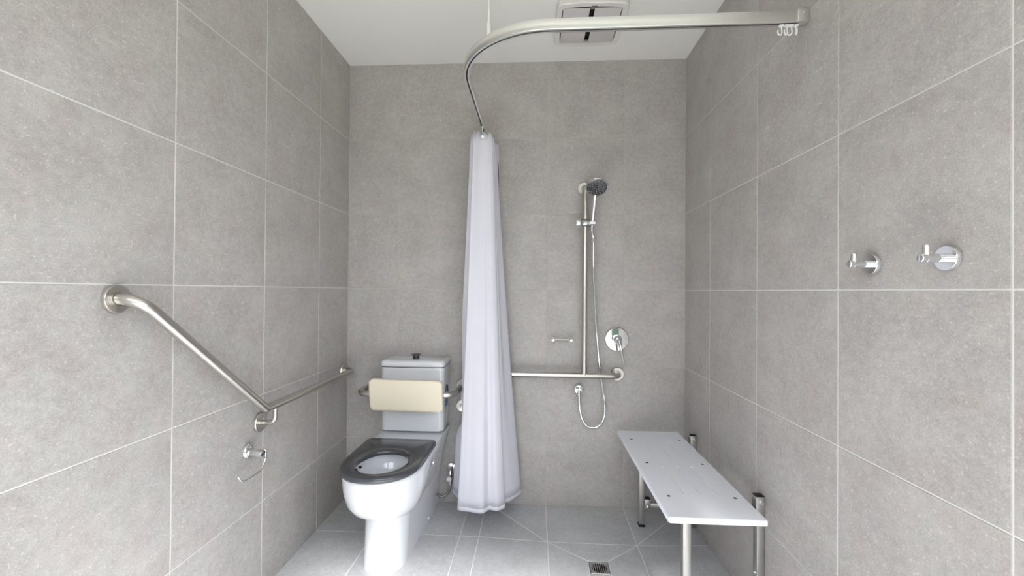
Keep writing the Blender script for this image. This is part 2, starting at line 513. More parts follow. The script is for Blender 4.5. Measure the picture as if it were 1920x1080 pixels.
nring = len(RG[0])
def bowl_ring(z, hw, hl, yc):
    out = []
    for k in range(nring):
        # start at the rear right, run round the front to the rear left, like the outer ring
        t = math.pi / 2 - 2 * math.pi * (k + 0.5) / nring
        out.append(Vector((TX + hw * math.cos(t), yc + hl * math.sin(t), z)))
    return out
inner = [(0.460, .128, .172, 1.925), (0.452, .124, .167, 1.925), (0.43, .126, .168, 1.925), (0.405, .128, .170, 1.925), (0.398, .120, .160, 1.93), (0.36, .104, .135, 1.945), (0.32, .082, .100, 1.965), (0.285, .058, .068, 1.99), (0.255, .045, .05, 2.0)]
rings_all = RG + [bowl_ring(*q) for q in inner]
pan = G().rings(rings_all, True, True).obj('pan', M['ceramic'], toilet, sharp=50)
G().lathe([(0.060, 0), (0.060, 0.001)], (TX, 1.985, 0.292), (0, 0, 1)).obj('water', M['water'], pan)

# seat: flat D ring with a sloping inner edge
def seat_outline(hw, y_front, y_rear, n=72, rc=0.03):
    out = []
    Lf = 0.22
    yc = y_front + Lf
    pts = []
    for k in range(15):
        t = math.pi / 2 * k / 14
        pts.append((hw * math.cos(t) ** 0.86 if k < 14 else 0.0, yc - Lf * math.sin(t) ** 0.92))
    rear = [(0, y_rear), (hw * 0.45, y_rear), (hw - rc, y_rear), (hw - rc * 0.6, y_rear - rc * 0.08), (hw - rc * 0.29, y_rear - rc * 0.29), (hw - rc * 0.08, y_rear - rc * 0.6), (hw, y_rear - rc), (hw, (y_rear + yc) / 2)]
    right_ = rear + pts
    left_ = [(-x, y) for x, y in reversed(right_[1:-1])]
    return right_ + left_
def seat_hole(pts, hw, hl, yc):
    out = []
    for x, y in pts:
        t = math.atan2((y - yc) / 1.25, x)
        out.append((hw * math.cos(t), yc + hl * math.sin(t)))
    return out
so = seat_outline(0.183, 1.712, 2.192)
def ring3(pts, z): return [Vector((TX + x, y, z)) for x, y in pts]
def shrink(pts, d): 
    return [(x * (1 - d / 0.183), 1.95 + (y - 1.95) * (1 - d / 0.24)) for x, y in pts]
h1, h2, h3 = seat_hole(so, 0.138, 0.158, 1.905), seat_hole(so, 0.118, 0.136, 1.903), seat_hole(so, 0.114, 0.131, 1.903)
seat_rings = [ring3(h3, 0.464), ring3(shrink(so, 0.004), 0.463), ring3(so, 0.467), ring3(so, 0.481), ring3(shrink(so, 0.003), 0.486), ring3(shrink(so, 0.009), 0.489),
              ring3(h1, 0.489), ring3(h2, 0.484), ring3(h3, 0.477), ring3(h3, 0.464)]
seat = G().rings(seat_rings, False, False).obj('seat', M['seat'], toilet, sharp=60)
for bx, by in ((-0.098, 1.885), (-0.106, 1.855), (0.106, 1.86)):
    G().lathe([(0.008, 0), (0.008, 0.006), (0.005, 0.008)], (TX + bx, by, 0.4645), (0, 0, -1), 14).obj('buffer', M['black'], seat)
G().box(TX - 0.108, TX + 0.108, 2.198, 2.212, 0.4605, 0.476, 0.004).obj('hinge_bar', M['seat_dark'], toilet)
for s in (-1, 1):
    G().lathe([(0.011, 0), (0.011, 0.012), (0.009, 0.014)], (TX + s * 0.078, 2.205, 0.4605), (0, 0, 1), 18).obj('hinge_bolt', M['chrome'], toilet)

# cistern
vert = lambda c, d: abs(d.z) > 0.05
cist = G()
cr_ = [(0.472, 0.004), (0.478, 0.0), (0.65, 0.0), (0.828, -0.002)]
def rrect(x0, x1, y0, y1, z, r, n=6):
    out = []
    for (ccx, ccy, a0) in ((x1 - r, y1 - 0.006, 0), (x0 + r, y1 - 0.006, 90), (x0 + r, y0 + r, 180), (x1 - r, y0 + r, 270)):
        rr = 0.006 if a0 in (0, 90) else r
        cxx = (x1 - rr) if a0 in (0, 270) else (x0 + rr)
        for k in range(n + 1):
            t = math.radians(a0 + 90 * k / n)
            out.append(Vector((cxx + rr * math.cos(t), ccy + rr * math.sin(t), z)))
    return out
cistern = cist.rings([rrect(TX - 0.179 + d, TX + 0.179 - d, 2.352 + d, YB - 0.004, z, 0.028) for z, d in cr_]).obj('cistern', M['ceramic'], toilet, sharp=50)
G().rings([rrect(TX - 0.178, TX + 0.178, 2.354, YB - 0.005, z, 0.028) for z in (0.8282, 0.8318)]).obj('lid_gap', M['void'], toilet)
lid = G().rings([rrect(TX - 0.183 + d, TX + 0.183 - d, 2.346 + d, YB - 0.003, z, 0.03) for z, d in ((0.832, 0.002), (0.834, 0.0), (0.852, 0.0), (0.860, 0.003), (0.865, 0.010), (0.867, 0.02))]).obj('cistern_lid', M['ceramic'], toilet, sharp=50)
G().lathe([(0.021, 0), (0.021, 0.002), (0.0175, 0.003), (0.0175, 0.019), (0.027, 0.021), (0.027, 0.0245), (0.024, 0.0265), (0.004, 0.0265)], (TX, 2.435, 0.867), (0, 0, 1)).obj('flush_button', M['seat_dark'], lid)
sx = TX + 0.179
st = G().box(sx - 0.0002, sx + 0.0006, 2.400, 2.472, 0.588, 0.728).obj('rating_sticker', M['label'], cistern, smooth=False)
g = G()
for k, (za, zb) in enumerate(((0.597, 0.612), (0.616, 0.634), (0.638, 0.660))): g.box(sx + 0.0007, sx + 0.001, 2.403, 2.469, za, zb)
g.obj('print_band', M['blue'], st, smooth=False)
arch = [(sx + 0.0008, 2.436 + 0.030 * math.cos(t), 0.672 + 0.046 * math.sin(t)) for t in [math.pi * k / 14 for k in range(15)]]
G().tube(arch, 0.004, 6).obj('print_arch', M['navy'], st)
G().lathe([(0.007, 0), (0.007, 0.003), (0.004, 0.006)], (TX + 0.1222, 2.255, 0.042), (1, 0, 0.1), 14).obj('screw_cap', M['plastic'], toilet)
g = G()
for dy, dz in ((0, 0), (0.006, 0.012), (-0.003, 0.022)):
    px_ = TX + 0.1748 + (dz - 0.011) * 0.18
    g.box(px_ - 0.003, px_ + 0.0006, 2.208 + dy, 2.214 + dy, 0.392 + dz, 0.399 + dz, 0.001)
g.obj('stamp_mark', M['red'], pan)

# ------------------------------------------------------------------ stop valve and hose beside the toilet
vx = -0.486
valve = thing('stop_valve', (vx, YB, 0.19), 'small chrome stop valve with white cap between toilet and curtain', 'valve')
G().lathe([(0.031, 0), (0.031, 0.004), (0.026, 0.012), (0.012, 0.016)], (vx, YB, 0.208), (0, -1, 0)).obj('flange', M['chrome'], valve)
G().tube(fillet([(vx, YB - 0.01, 0.208), (vx, YB - 0.052, 0.208), (vx, YB - 0.052, 0.125)], 0.016), 0.0105, 14).obj('valve_body', M['chrome'], valve)
G().lathe([(0.013, 0), (0.0145, 0.003), (0.0145, 0.018), (0.012, 0.020), (0.004, 0.020)], (vx - 0.003, YB - 0.060, 0.166), (0, -1, 0), 24).obj('valve_cap', M['plastic'], valve)
G().tube(spline([(vx, YB - 0.052, 0.135), (vx - 0.003, YB - 0.055, 0.10), (vx - 0.022, YB - 0.062, 0.070), (vx - 0.05, YB - 0.07, 0.062), (TX + 0.1265, YB - 0.076, 0.078)], 8), 0.0062, 12).obj('braided_hose', M['braid'], valve)

# ------------------------------------------------------------------ backrest
back = thing('backrest_cushion_rail', (TX, YB, 0.70), 'cream padded backrest on a steel rail in front of the cistern', 'backrest')
BXL, BXR, BY, BZ = -0.958, -0.427, 2.262, 0.700
G().tube(fillet([(BXL, YB - 0.004, BZ), (BXL, BY, BZ), (BXR, BY, BZ), (BXR, YB - 0.004, BZ)], 0.062, 10), 0.0163, 18).obj('rail', M['steel'], back)
for bx in (BXL, BXR):
    G().lathe([(0.037, 0), (0.037, 0.005), (0.034, 0.008), (0.017, 0.009)], (bx, YB, BZ), (0, -1, 0)).obj('flange', M['steel'], back)
    low = G().lathe([(0.037, 0), (0.037, 0.005), (0.034, 0.008), (0.012, 0.009), (0.010, 0.013), (0.002, 0.014)], (bx, YB, BZ - 0.125), (0, -1, 0)).obj('flange', M['steel'], back)
    G().box(bx - 0.009, bx + 0.009, YB - 0.0075, YB - 0.001, BZ - 0.10, BZ - 0.025, 0.001).obj('link_plate', M['steel'], back)
def pad_ring(dy, ins, bow):
    out = []
    hw, hh, r = 0.197 - ins, 0.0865 - ins, 0.026 - ins * 0.3
    for (ax, az, a0) in ((1, 1, 0), (-1, 1, 90), (-1, -1, 180), (1, -1, 270)):
        for k in range(8):
            t = math.radians(a0 + 90 * k / 7)
            out.append((ax * (hw - r) + r * math.cos(t), az * (hh - r) + r * math.sin(t)))
    # refine the long sides
    fine = []
    for i in range(len(out)):
        a, b = out[i], out[(i + 1) % len(out)]
        n = 10 if abs(a[0] - b[0]) > 0.2 else 1
        for k in range(n): fine.append((lerp(a[0], b[0], k / n), lerp(a[1], b[1], k / n)))
    cx_ = TX + 0.007
    return [Vector((cx_ + x + z * -0.02, 2.207 + dy - 0.006 * (1 - (x / 0.197) ** 2) - z * 0.10, 0.704 + z + 0.004 * (1 - (x / 0.197) ** 2) * (1 if z < 0 else 0) + x * -0.012)) for x, z in fine]
pad = G().rings([pad_ring(0.040, 0.008, 0), pad_ring(0.037, 0.002, 0), pad_ring(0.030, 0, 0), pad_ring(0.010, 0, 0), pad_ring(0.004, 0.002, 0), pad_ring(0.001, 0.006, 0), pad_ring(0, 0.013, 0)]).obj('cushion', M['pad'], back, sharp=60)

# ------------------------------------------------------------------ flange helper and grab rails
def flange(parent, org, axis, r=0.0385, t=0.012):
    return G().lathe([(r, 0), (r, t - 0.003), (r - 0.002, t), (0.0185, t), (0.0175, t - 0.002)], org, axis, 40).obj('flange', M['steel'], parent)

RT = 0.0163
rail_l = thing('grab_rail', (XL, 1.65, 0.78), 'brushed steel angled grab rail running along the left wall', 'grab rail')
xr_ = XL + 0.070
flange(rail_l, (XL, 1.089, 1.233), (1, 0, 0))
flange(rail_l, (XL, 1.700, 0.712), (1, 0, 0))
flange(rail_l, (XL, 2.462, 0.787), (1, 0, 0))
G().tube(fillet([(XL + 0.008, 1.089, 1.233), (xr_, 1.089, 1.233), (xr_, 1.637, 0.787), (xr_, 2.462, 0.787), (XL + 0.008, 2.462, 0.787)], [0.055, 0.022, 0.050], 10), RT, 20).obj('tube', M['steel'], rail_l)
G().tube(fillet([(XL + 0.008, 1.700, 0.712), (xr_, 1.700, 0.712), (xr_, 1.700, 0.780)], 0.030, 8), 0.0095, 16).obj('bracket', M['steel'], rail_l)

VX, BYR, HZ = 0.2875, YB - 0.072, 0.783
rail_b = thing('grab_rail', (VX, YB, HZ), 'brushed steel T-shaped shower grab rail on the back wall', 'grab rail')
G().tube(fillet([(-0.275, YB - 0.004, HZ), (-0.275, BYR, HZ), (0.488, BYR, HZ - 0.003), (0.488, YB - 0.004, HZ - 0.003)], 0.045, 10), RT, 20).obj('horizontal_tube', M['steel'], rail_b)
G().tube(fillet([(VX, BYR, HZ), (VX, BYR, 1.868), (VX, YB - 0.004, 1.868)], 0.045, 10), RT, 20).obj('vertical_tube', M['steel'], rail_b)
flange(rail_b, (-0.275, YB, HZ), (0, -1, 0)); flange(rail_b, (0.488, YB, HZ - 0.003), (0, -1, 0)); flange(rail_b, (VX, YB, 1.868), (0, -1, 0))

# ------------------------------------------------------------------ shower fittings
br = thing('shower_bracket', (VX, BYR, 1.655), 'chrome sliding bracket clamped on the upright shower rail', 'bracket')
zb = 1.655
G().lathe([(0.012, -0.034), (0.0225, -0.020), (0.0235, 0.0), (0.0225, 0.020), (0.012, 0.034)], (VX + 0.004, BYR - 0.006, zb), (1, 0, 0), 24).obj('clamp', M['clamp'], br)
G().lathe([(0.012, 0), (0.0225, 0.002), (0.0235, 0.006), (0.0235, 0.024), (0.021, 0.028), (0.004, 0.029)], (VX - 0.026, BYR - 0.004, zb), (-1, 0, 0), 18).obj('knob', M['chrome'], br)
G().lathe([(0.012, 0), (0.0175, 0.002), (0.0175, 0.030), (0.015, 0.033), (0.003, 0.034)], (VX + 0.022, BYR - 0.024, zb), (1, 0, 0), 24).obj('cradle', M['chrome'], br)

hs = thing('hand_shower', (0.328, BYR - 0.03, 1.655), 'chrome hand shower and hose hanging from the bracket', 'shower')
hb = Vector((0.3255, BYR - 0.024, 1.650)); ht = Vector((0.331, BYR - 0.083, 1.790))
d_ = (ht - hb).normalized()
G().tube([hb + d_ * -0.012, hb, hb + d_ * 0.006, hb + d_ * 0.06, hb + d_ * 0.11, ht, ht + d_ * 0.02, ht + d_ * 0.04], [0.008, 0.009, 0.0115, 0.0135, 0.0150, 0.0135, 0.015, 0.012], 20).obj('handle', M['chrome'], hs)
hc = Vector((0.333, BYR - 0.135, 1.829)); hn = Vector((-0.04, -0.62, -0.78)).normalized()
head = G().lathe([(0.012, -0.034), (0.030, -0.030), (0.052, -0.018), (0.060, -0.006), (0.061, 0.0), (0.058, 0.004), (0.055, 0.004)], hc, hn, 44).obj('head', M['chrome'], hs)
G().lathe([(0.055, 0.003), (0.055, 0.0048), (0.050, 0.006), (0.003, 0.0062)], hc, hn, 40).obj('spray_face', M['sprayface'], head)
hu = hn.cross(Vector((0, 0, 1))).normalized(); hv = hn.cross(hu)
g = G()
for rr, nn in ((0.012, 5), (0.024, 9), (0.036, 13), (0.046, 16)):
    for k in range(nn):
        t = 2 * math.pi * (k + rr * 9) / nn
        g.lathe([(0.0016, 0.005), (0.0014, 0.0075)], hc + hu * rr * math.cos(t) + hv * rr * math.sin(t), hn, 6)
noz = g.obj('nozzles', M['plastic'], head); noz['kind'] = 'stuff'
yh = YB - 0.055
hose_pts = [hb + d_ * -0.008, hb + d_ * -0.035, (0.333, BYR - 0.012, 1.55), (0.338, yh, 1.40), (0.345, yh, 1.24), (0.354, yh, 1.09), (0.363, yh, 0.98), (0.373, yh + 0.005, 0.88), (0.387, yh + 0.024, 0.783), (0.399, yh + 0.014, 0.69), (0.408, yh, 0.62), (0.408, yh, 0.56), (0.392, yh, 0.512), (0.366, yh, 0.484), (0.336, yh, 0.479), (0.305, yh, 0.490), (0.283, yh, 0.520), (0.270, yh, 0.562), (0.263, yh, 0.612), (0.261, yh, 0.660)]
G().tube(spline(hose_pts, 7), 0.0068, 12).obj('hose', M['chrome'], hs)

out_ = thing('water_outlet', (0.262, YB, 0.69), 'small round chrome water outlet below the horizontal shower rail', 'water outlet')
G().lathe([(0.024, 0), (0.0265, 0.003), (0.0265, 0.030), (0.024, 0.036), (0.016, 0.0385), (0.003, 0.039)], (0.262, YB, 0.690), (0, -1, 0), 36).obj('rosette', M['chrome'], out_)
G().lathe([(0.010, 0), (0.011, 0.012), (0.0095, 0.014), (0.0115, 0.018), (0.0115, 0.030), (0.009, 0.036)], (0.2615, YB - 0.045, 0.690), (0, 0.12, -1), 20).obj('connector', M['chrome'], out_)

mx_ = thing('shower_mixer', (0.483, YB, 0.984), 'round chrome shower mixer with lever right of the upright rail', 'mixer tap')
mc = Vector((0.483, YB, 0.984))
G().lathe([(0.066, 0), (0.069, 0.002), (0.069, 0.008), (0.066, 0.011), (0.028, 0.012)], mc, (0, -1, 0), 56).obj('cover_plate', M['chrome'], mx_)
G().lathe([(0.026, 0.010), (0.0255, 0.040), (0.022, 0.052), (0.014, 0.060), (0.004, 0.062)], mc, (0, -1, 0), 36).obj('cap', M['chrome'], mx_)
G().tube([mc + Vector((0, -0.040, 0.004)), mc + Vector((0.003, -0.060, -0.006)), mc + Vector((0.008, -0.074, -0.030)), mc + Vector((0.014, -0.082, -0.065)), mc + Vector((0.021, -0.088, -0.105)), mc + Vector((0.026, -0.090, -0.135)), mc + Vector((0.028, -0.091, -0.146))],
         [0.016, 0.0145, 0.010, 0.0062, 0.0048, 0.0050, 0.0050], 16).obj('lever', M['chrome'], mx_)

sb = thing('soap_holder', (0.162, YB, 0.979), 'short steel soap holder bar on two pegs on back wall', 'holder')
for px_ in (0.109, 0.214):
    G().lathe([(0.0115, 0), (0.0115, 0.002), (0.0085, 0.003), (0.0085, 0.046), (0.0105, 0.047), (0.0105, 0.058), (0.009, 0.060), (0.002, 0.060)], (px_, YB, 0.979), (0, -1, 0), 20).obj('peg', M['steel'], sb)
G().tube([(0.104, YB - 0.040, 0.9805), (0.220, YB - 0.040, 0.9805)], 0.0048, 14).obj('bar', M['steel'], sb)

# ------------------------------------------------------------------ toilet paper holder
tp = thing('toilet_paper_holder', (XL, 1.628, 0.62), 'empty chrome toilet paper holder on left wall below grab rail', 'paper holder')
G().lathe([(0.029, 0), (0.029, 0.004), (0.026, 0.010), (0.020, 0.014), (0.012, 0.016)], (XL, 1.629, 0.620), (1, 0, 0), 36).obj('rosette', M['chrome'], tp)
xt = XL + 0.060
G().lathe([(0.0125, 0.008), (0.0140, 0.016), (0.0145, 0.030), (0.0145, 0.066), (0.0130, 0.070), (0.003, 0.071)], (XL, 1.629, 0.616), (1, -0.06, -0.05), 28).obj('post', M['chrome'], tp)
G().tube(spline([(xt, 1.634, 0.618), (xt, 1.643, 0.626), (xt, 1.652, 0.616), (xt, 1.655, 0.592), (xt, 1.648, 0.572), (xt, 1.632, 0.553), (xt, 1.610, 0.547), (xt, 1.560, 0.547), (xt, 1.528, 0.549), (xt, 1.512, 0.556), (xt, 1.500, 0.571)], 7), 0.0036, 12).obj('hook_wire', M['chrome'], tp)
G().lathe([(0.002, -0.004), (0.0046, -0.002), (0.0046, 0.003), (0.002, 0.005)], (xt, 1.498, 0.574), (0, -0.6, 0.8), 14).obj('tip', M['chrome'], tp)

# ------------------------------------------------------------------ robe hooks on the right wall
def robe_hook(y, z, label):
    t = thing('robe_hook', (XR, y, z), label, 'hook', 'robe hooks on the right wall')
    G().lathe([(0.0255, 0), (0.0265, 0.001), (0.0265, 0.010), (0.0255, 0.0115), (0.010, 0.0115)], (XR, y, z), (-1, 0, 0), 44).obj('flange', M['chrome'], t)
    G().lathe([(0.0092, 0.010), (0.0092, 0.022), (0.0086, 0.0225), (0.0086, 0.0235), (0.0092, 0.024), (0.0092, 0.050), (0.0086, 0.0505), (0.0086, 0.0515), (0.0092, 0.052), (0.0092, 0.061), (0.0080, 0.0625), (0.002, 0.0628)], (XR, y, z), (-1, 0, 0), 32).obj('post', M['chrome'], t)
    G().lathe([(0.0068, 0.004), (0.0068, 0.0255), (0.0058, 0.028), (0.002, 0.0285)], (XR - 0.049, y, z), (0, 0, 1), 24).obj('pin', M['alu'], t)
    return t
robe_hook(1.148, 1.339, 'chrome robe hook on right wall, the smaller-looking one farther from the camera')
robe_hook(0.944, 1.339, 'chrome robe hook on right wall, the larger-looking one nearer the camera')

# ------------------------------------------------------------------ shower bench
bench = thing('shower_bench', (0.65, 2.0, 0), 'white folding shower bench on steel legs along right wall', 'bench')
bx0, bx1, by0, by1, bzt, bzb = 0.480, 0.822, 1.535, 2.476, 0.466, 0.446
grooves = [(gx - 0.0045, gx + 0.0045, ya, yb) for gx in (0.590, 0.656, 0.721) for ya, yb in ((2.055, 2.310), (1.717, 1.985))]
xs = sorted({bx0, bx0 + 0.003, bx0 + 0.010, bx1 - 0.010, bx1 - 0.003, bx1} | {v for q in grooves for v in q[:2]})
ys = sorted({by0, by0 + 0.003, by0 + 0.010, by1 - 0.010, by1 - 0.003, by1} | {v for q in grooves for v in q[2:]})
g = G(); vid = {}
def depth(i, j):
    mx, my = (xs[i] + xs[i + 1]) / 2, (ys[j] + ys[j + 1]) / 2
    return 0.0045 if any(a < mx < b and c < my < d for a, b, c, d in grooves) else 0.0
def vtx(i, j, dep):
    key = (i, j, round(dep, 4))
    if key not in vid:
        x, y = xs[i], ys[j]
        ex, ey = i in (0, len(xs) - 1), j in (0, len(ys) - 1)
        drop = 0.003 if (ex or ey) else 0.0
        sxn, syn = (1 if i == 0 else -1), (1 if j == 0 else -1)
        if ex and ey: x += sxn * 0.004; y += syn * 0.004
        elif ex and j in (1, len(ys) - 2): x += sxn * 0.001
        elif ey and i in (1, len(xs) - 2): y += syn * 0.001
        vid[key] = len(g.v); g.v.append(Vector((x, y, bzt - dep - drop)))
    return vid[key]
nx, ny = len(xs) - 1, len(ys) - 1
for i in range(nx):
    for j in range(ny):
        d = depth(i, j)
        g.f.append((vtx(i, j, d), vtx(i + 1, j, d), vtx(i + 1, j + 1, d), vtx(i, j + 1, d)))
        if i + 1 < nx and depth(i + 1, j) != d:
            e = depth(i + 1, j); g.f.append((vtx(i + 1, j, d), vtx(i + 1, j + 1, d), vtx(i + 1, j + 1, e), vtx(i + 1, j, e)))
        if j + 1 < ny and depth(i, j + 1) != d:
            e = depth(i, j + 1); g.f.append((vtx(i, j + 1, d), vtx(i + 1, j + 1, d), vtx(i + 1, j + 1, e), vtx(i, j + 1, e)))
loop = [(i, 0) for i in range(nx)] + [(nx, j) for j in range(ny)] + [(i, ny) for i in range(nx, 0, -1)] + [(0, j) for j in range(ny, 0, -1)]
top_ids = [vtx(i, j, 0) for i, j in loop]
b0 = len(g.v)
for k in top_ids: p = g.v[k]; g.v.append(Vector((p.x, p.y, bzb)))
n = len(loop)
for k in range(n): g.f.append((top_ids[k], top_ids[(k + 1) % n], b0 + (k + 1) % n, b0 + k))
g.f.append(tuple(b0 + k for k in range(n)))
slab = g.obj('seat_slab', M['bench'], bench, sharp=30)
for y in (2.333, 2.018, 1.696):
    for x in (0.529, 0.782):
        G().lathe([(0.0065, 0), (0.0065, 0.0006), (0.002, 0.0007)], (x, y, bzt - 0.0001), (0, 0, 1), 16).obj('screw', M['black'], slab)
def bench_frame(yc):
    a = yc - 0.015; b = yc + 0.015
    zl = fz(0.588, yc)
    G().box(0.573, 0.603, a, b, zl + 0.012, 0.418, 0.002).obj('leg', M['steel_bench'], bench)
    G().box(0.571, 0.605, a - 0.002, b + 0.002, zl + 0.0005, zl + 0.014, 0.002).obj('rubber_foot', M['black'], bench)
    G().box(0.560, 0.850, a, b, 0.4185, 0.4455, 0.002).obj('arm', M['steel_bench'], bench)
    zp = fz(0.862, yc)
    G().box(0.847, XR - 0.0015, a, b, zp + 0.001, 0.448, 0.002).obj('wall_post', M['steel_bench'], bench)
    brk = G().box(0.843, XR - 0.001, a - 0.003, a - 0.0005, 0.436, 0.490, 0.001).box(0.843, XR - 0.001, b + 0.0005, b + 0.003, 0.436, 0.490, 0.001).box(0.842, 0.8445, a - 0.002, b + 0.002, 0.452, 0.489, 0.0008).obj('hinge_bracket', M['steel_bench'], bench)
    G().box(0.8447, XR - 0.002, a - 0.0004, b + 0.0004, 0.4855, 0.492, 0.001).obj('cap', M['black'], brk)
    G().lathe([(0.008, 0), (0.008, 0.003), (0.006, 0.0055), (0.002, 0.006)], (0.862, a - 0.003, 0.470), (0, -1, 0), 18).obj('pivot_bolt', M['chrome'], brk)
    st = G().box(0.628, 0.848, yc - 0.010, yc + 0.010, 0.095, 0.120, 0.002).obj('stretcher', M['steel_bench'], bench)
    G().box(0.603, 0.634, a - 0.001, a + 0.0015, 0.090, 0.142, 0.001).box(0.603, 0.634, b - 0.0015, b + 0.001, 0.090, 0.142, 0.001).box(0.603, 0.606, a, b, 0.085, 0.142, 0.001).obj('hinge_plate', M['steel_bench'], st)
    G().box(0.6062, 0.632, a + 0.002, b - 0.002, 0.134, 0.146, 0.001).obj('hinge_cap', M['black'], st)
    G().lathe([(0.0065, 0), (0.0065, 0.003), (0.003, 0.005)], (0.618, a - 0.001, 0.102), (0, -1, 0), 16).obj('bolt', M['chrome'], st)
    G().lathe([(0.006, 0), (0.006, 0.004), (0.003, 0.006)], (0.847, yc, 0.196), (-1, 0, 0), 14).obj('bolt', M['chrome'], bench)
bench_frame(1.675); bench_frame(2.350)
G().box(0.560, 0.846, 2.004, 2.032, 0.4215, 0.4455, 0.002).obj('cross_bar', M['steel_bench'], bench)
G().box(0.575, 0.600, 1.6905, 2.3345, 0.4215, 0.445, 0.002).obj('side_bar', M['steel_bench'], bench)

# ------------------------------------------------------------------ curtain rail
RZ0, RZ1 = 2.138, 2.176
rail = thing('curtain_rail', (0, 1.5, RZ0), 'curved satin aluminium curtain rail hung from the ceiling', 'curtain rail')
path = fillet([(XR - 0.001, 1.421, 0), (-0.287, 1.430, 0), (-0.287, YB - 0.001, 0)], 0.335, 28)
def sweep(profile, z0):
    rs = []
    for i, p in enumerate(path):
        t = (path[min(i + 1, len(path) - 1)] - path[max(i - 1, 0)]).normalized()
        nrm = Vector((-t.y, t.x, 0))
        rs.append([p + nrm * a + Vector((0, 0, z0 + b)) for a, b in profile])
    return rs
hw_, hh_ = 0.0115, RZ1 - RZ0
prof = [(-0.003, 0), (-hw_ + 0.001, 0), (-hw_, 0.001), (-hw_, hh_ - 0.002), (-hw_ + 0.002, hh_), (hw_ - 0.002, hh_), (hw_, hh_ - 0.002), (hw_, 0.001), (hw_ - 0.001, 0), (0.003, 0), (0.003, 0.010), (-0.003, 0.010)]
body = G().rings(sweep(prof, RZ0)).obj('track', M['alu'], rail, sharp=45)
G().rings(sweep([(-0.0029, 0.0085), (0.0029, 0.0085), (0.0029, 0.0099), (-0.0029, 0.0099)], RZ0)).obj('slot', M['alu_dark'], rail, sharp=45)
eb = G().box(XR - 0.034, XR - 0.0005, 1.4065, 1.4355, RZ0 + 0.001, RZ1 + 0.003, 0.001).obj('end_bracket', M['alu'], rail)
G().lathe([(0.0035, 0), (0.003, 0.002), (0.001, 0.0025)], (XR - 0.018, 1.4065, RZ1 - 0.008), (0, -1, 0), 12).obj('screw', M['chrome'], eb)
G().box(-0.287 - 0.016, -0.287 + 0.016, YB - 0.036, YB - 0.0005, RZ0 + 0.001, RZ1 + 0.004, 0.002).obj('end_bracket', M['alu'], rail)
hx, hy = -0.172, 1.512
G().tube([(hx, hy, RZ1), (hx, hy, ZC - 0.001)], 0.0062, 16).obj('ceiling_rod', M['alu'], rail)
G().lathe([(0.0118, 0), (0.0118, 0.046), (0.0105, 0.050), (0.006, 0.051)], (hx, hy, RZ1 - 0.002), (0, 0, 1), 24).obj('rod_socket', M['alu'], rail)
G().lathe([(0.022, 0), (0.022, 0.004), (0.010, 0.010)], (hx, hy, ZC), (0, 0, -1), 28).obj('ceiling_rose', M['alu'], rail)

# spare gliders parked at the right end of the rail
def glider(p, label, group, yaw=0.0):
    t = thing('curtain_hook', p, label, 'hook', group)
    x, y, z = p
    c, s = math.cos(yaw), math.sin(yaw)
    def q(a, b): return (x + a * c, y + a * s, z + b)
    G().box(x - 0.007, x + 0.007, y - 0.005, y + 0.005, z - 0.005, z + 0.002, 0.001).obj('glider_head', M['plastic'], t)
    G().tube(spline([q(0.001, -0.003), q(0.002, -0.014), q(0.003, -0.024), q(-0.002, -0.0315), q(-0.009, -0.029), q(-0.0115, -0.021), q(-0.0095, -0.016)], 6), 0.0023, 10).obj('hook', M['plastic'], t)
    return t
for x, yw, which in ((0.795, 0.15, 'leftmost of the four'), (0.812, 0.5, 'second from left of the four'), (0.826, -0.2, 'third from left of the four'), (0.842, 1.3, 'rightmost of the four')):
    glider((x, 1.4205, RZ0 - 0.0045), which + ' white hooks parked at the right rail end', 'spare curtain hooks at the right end of the rail', yw)

# ------------------------------------------------------------------ shower curtain
ZB, ZT = 0.098, 2.098
Bp = [(-.30, 2.478), (-.40, 2.470), (-.462, 2.440), (-.425, 2.375), (-.385, 2.315), (-.402, 2.250), (-.370, 2.234), (-.336, 2.230), (-.300, 2.219), (-.262, 2.219), (-.232, 2.256), (-.190, 2.246), (-.151, 2.288), (-.190, 2.322), (-.150, 2.338), (-.105, 2.385), (-.070, 2.462), (-.120, 2.492), (-.180, 2.470), (-.24, 2.492)]
Tp = [(-.310, 2.330), (-.322, 2.300), (-.349, 2.262), (-.318, 2.262), (-.300, 2.245), (-.326, 2.214), (-.312, 2.222), (-.298, 2.231), (-.287, 2.235), (-.272, 2.237), (-.256, 2.238), (-.243, 2.243), (-.231, 2.254), (-.262, 2.276), (-.225, 2.298), (-.255, 2.345), (-.224, 2.398), (-.256, 2.410), (-.210, 2.440), (-.245, 2.455)]
bs = spline([(x, y, 0) for x, y in Bp], 7); ts = spline([(x, y, 0) for x, y in Tp], 7)
NZ = 44
def curtain_pt(i, s):
    """s = 0 at the hem, 1 at the top"""
    u = 1 - s
    k = lerp(u ** 1.25, u, 0.45)
    p = ts[i].lerp(bs[i], k)
    wob = 0.004 * math.sin(i * 0.21 + 2.2 * s) * math.sin(math.pi * s)
    zt = ZT + (0.016 * math.sin(i * 0.31 + 0.8) - 0.004 if s > 0.999 else 0)
    p = Vector((p.x + 0.4 * wob, p.y + wob, lerp(ZB, ZT, s)))
    if s > 0.9: p.z += (s - 0.9) / 0.1 * 0.010 * math.sin(i * 0.42 + 0.5)
    # the cloth hangs in front of the grab rail and beside the backrest rail
    p.y = min(p.y, lerp(2.492, 2.430, sstep(0.50, 0.66, p.z)))
    p.x = max(p.x, lerp(-0.470, -0.398, sstep(0.40, 0.54, p.z)))
    return p
cur = thing('shower_curtain', (-0.27, 2.32, ZB), 'white shower curtain gathered in folds beside the toilet', 'shower curtain')
HS = 0.011
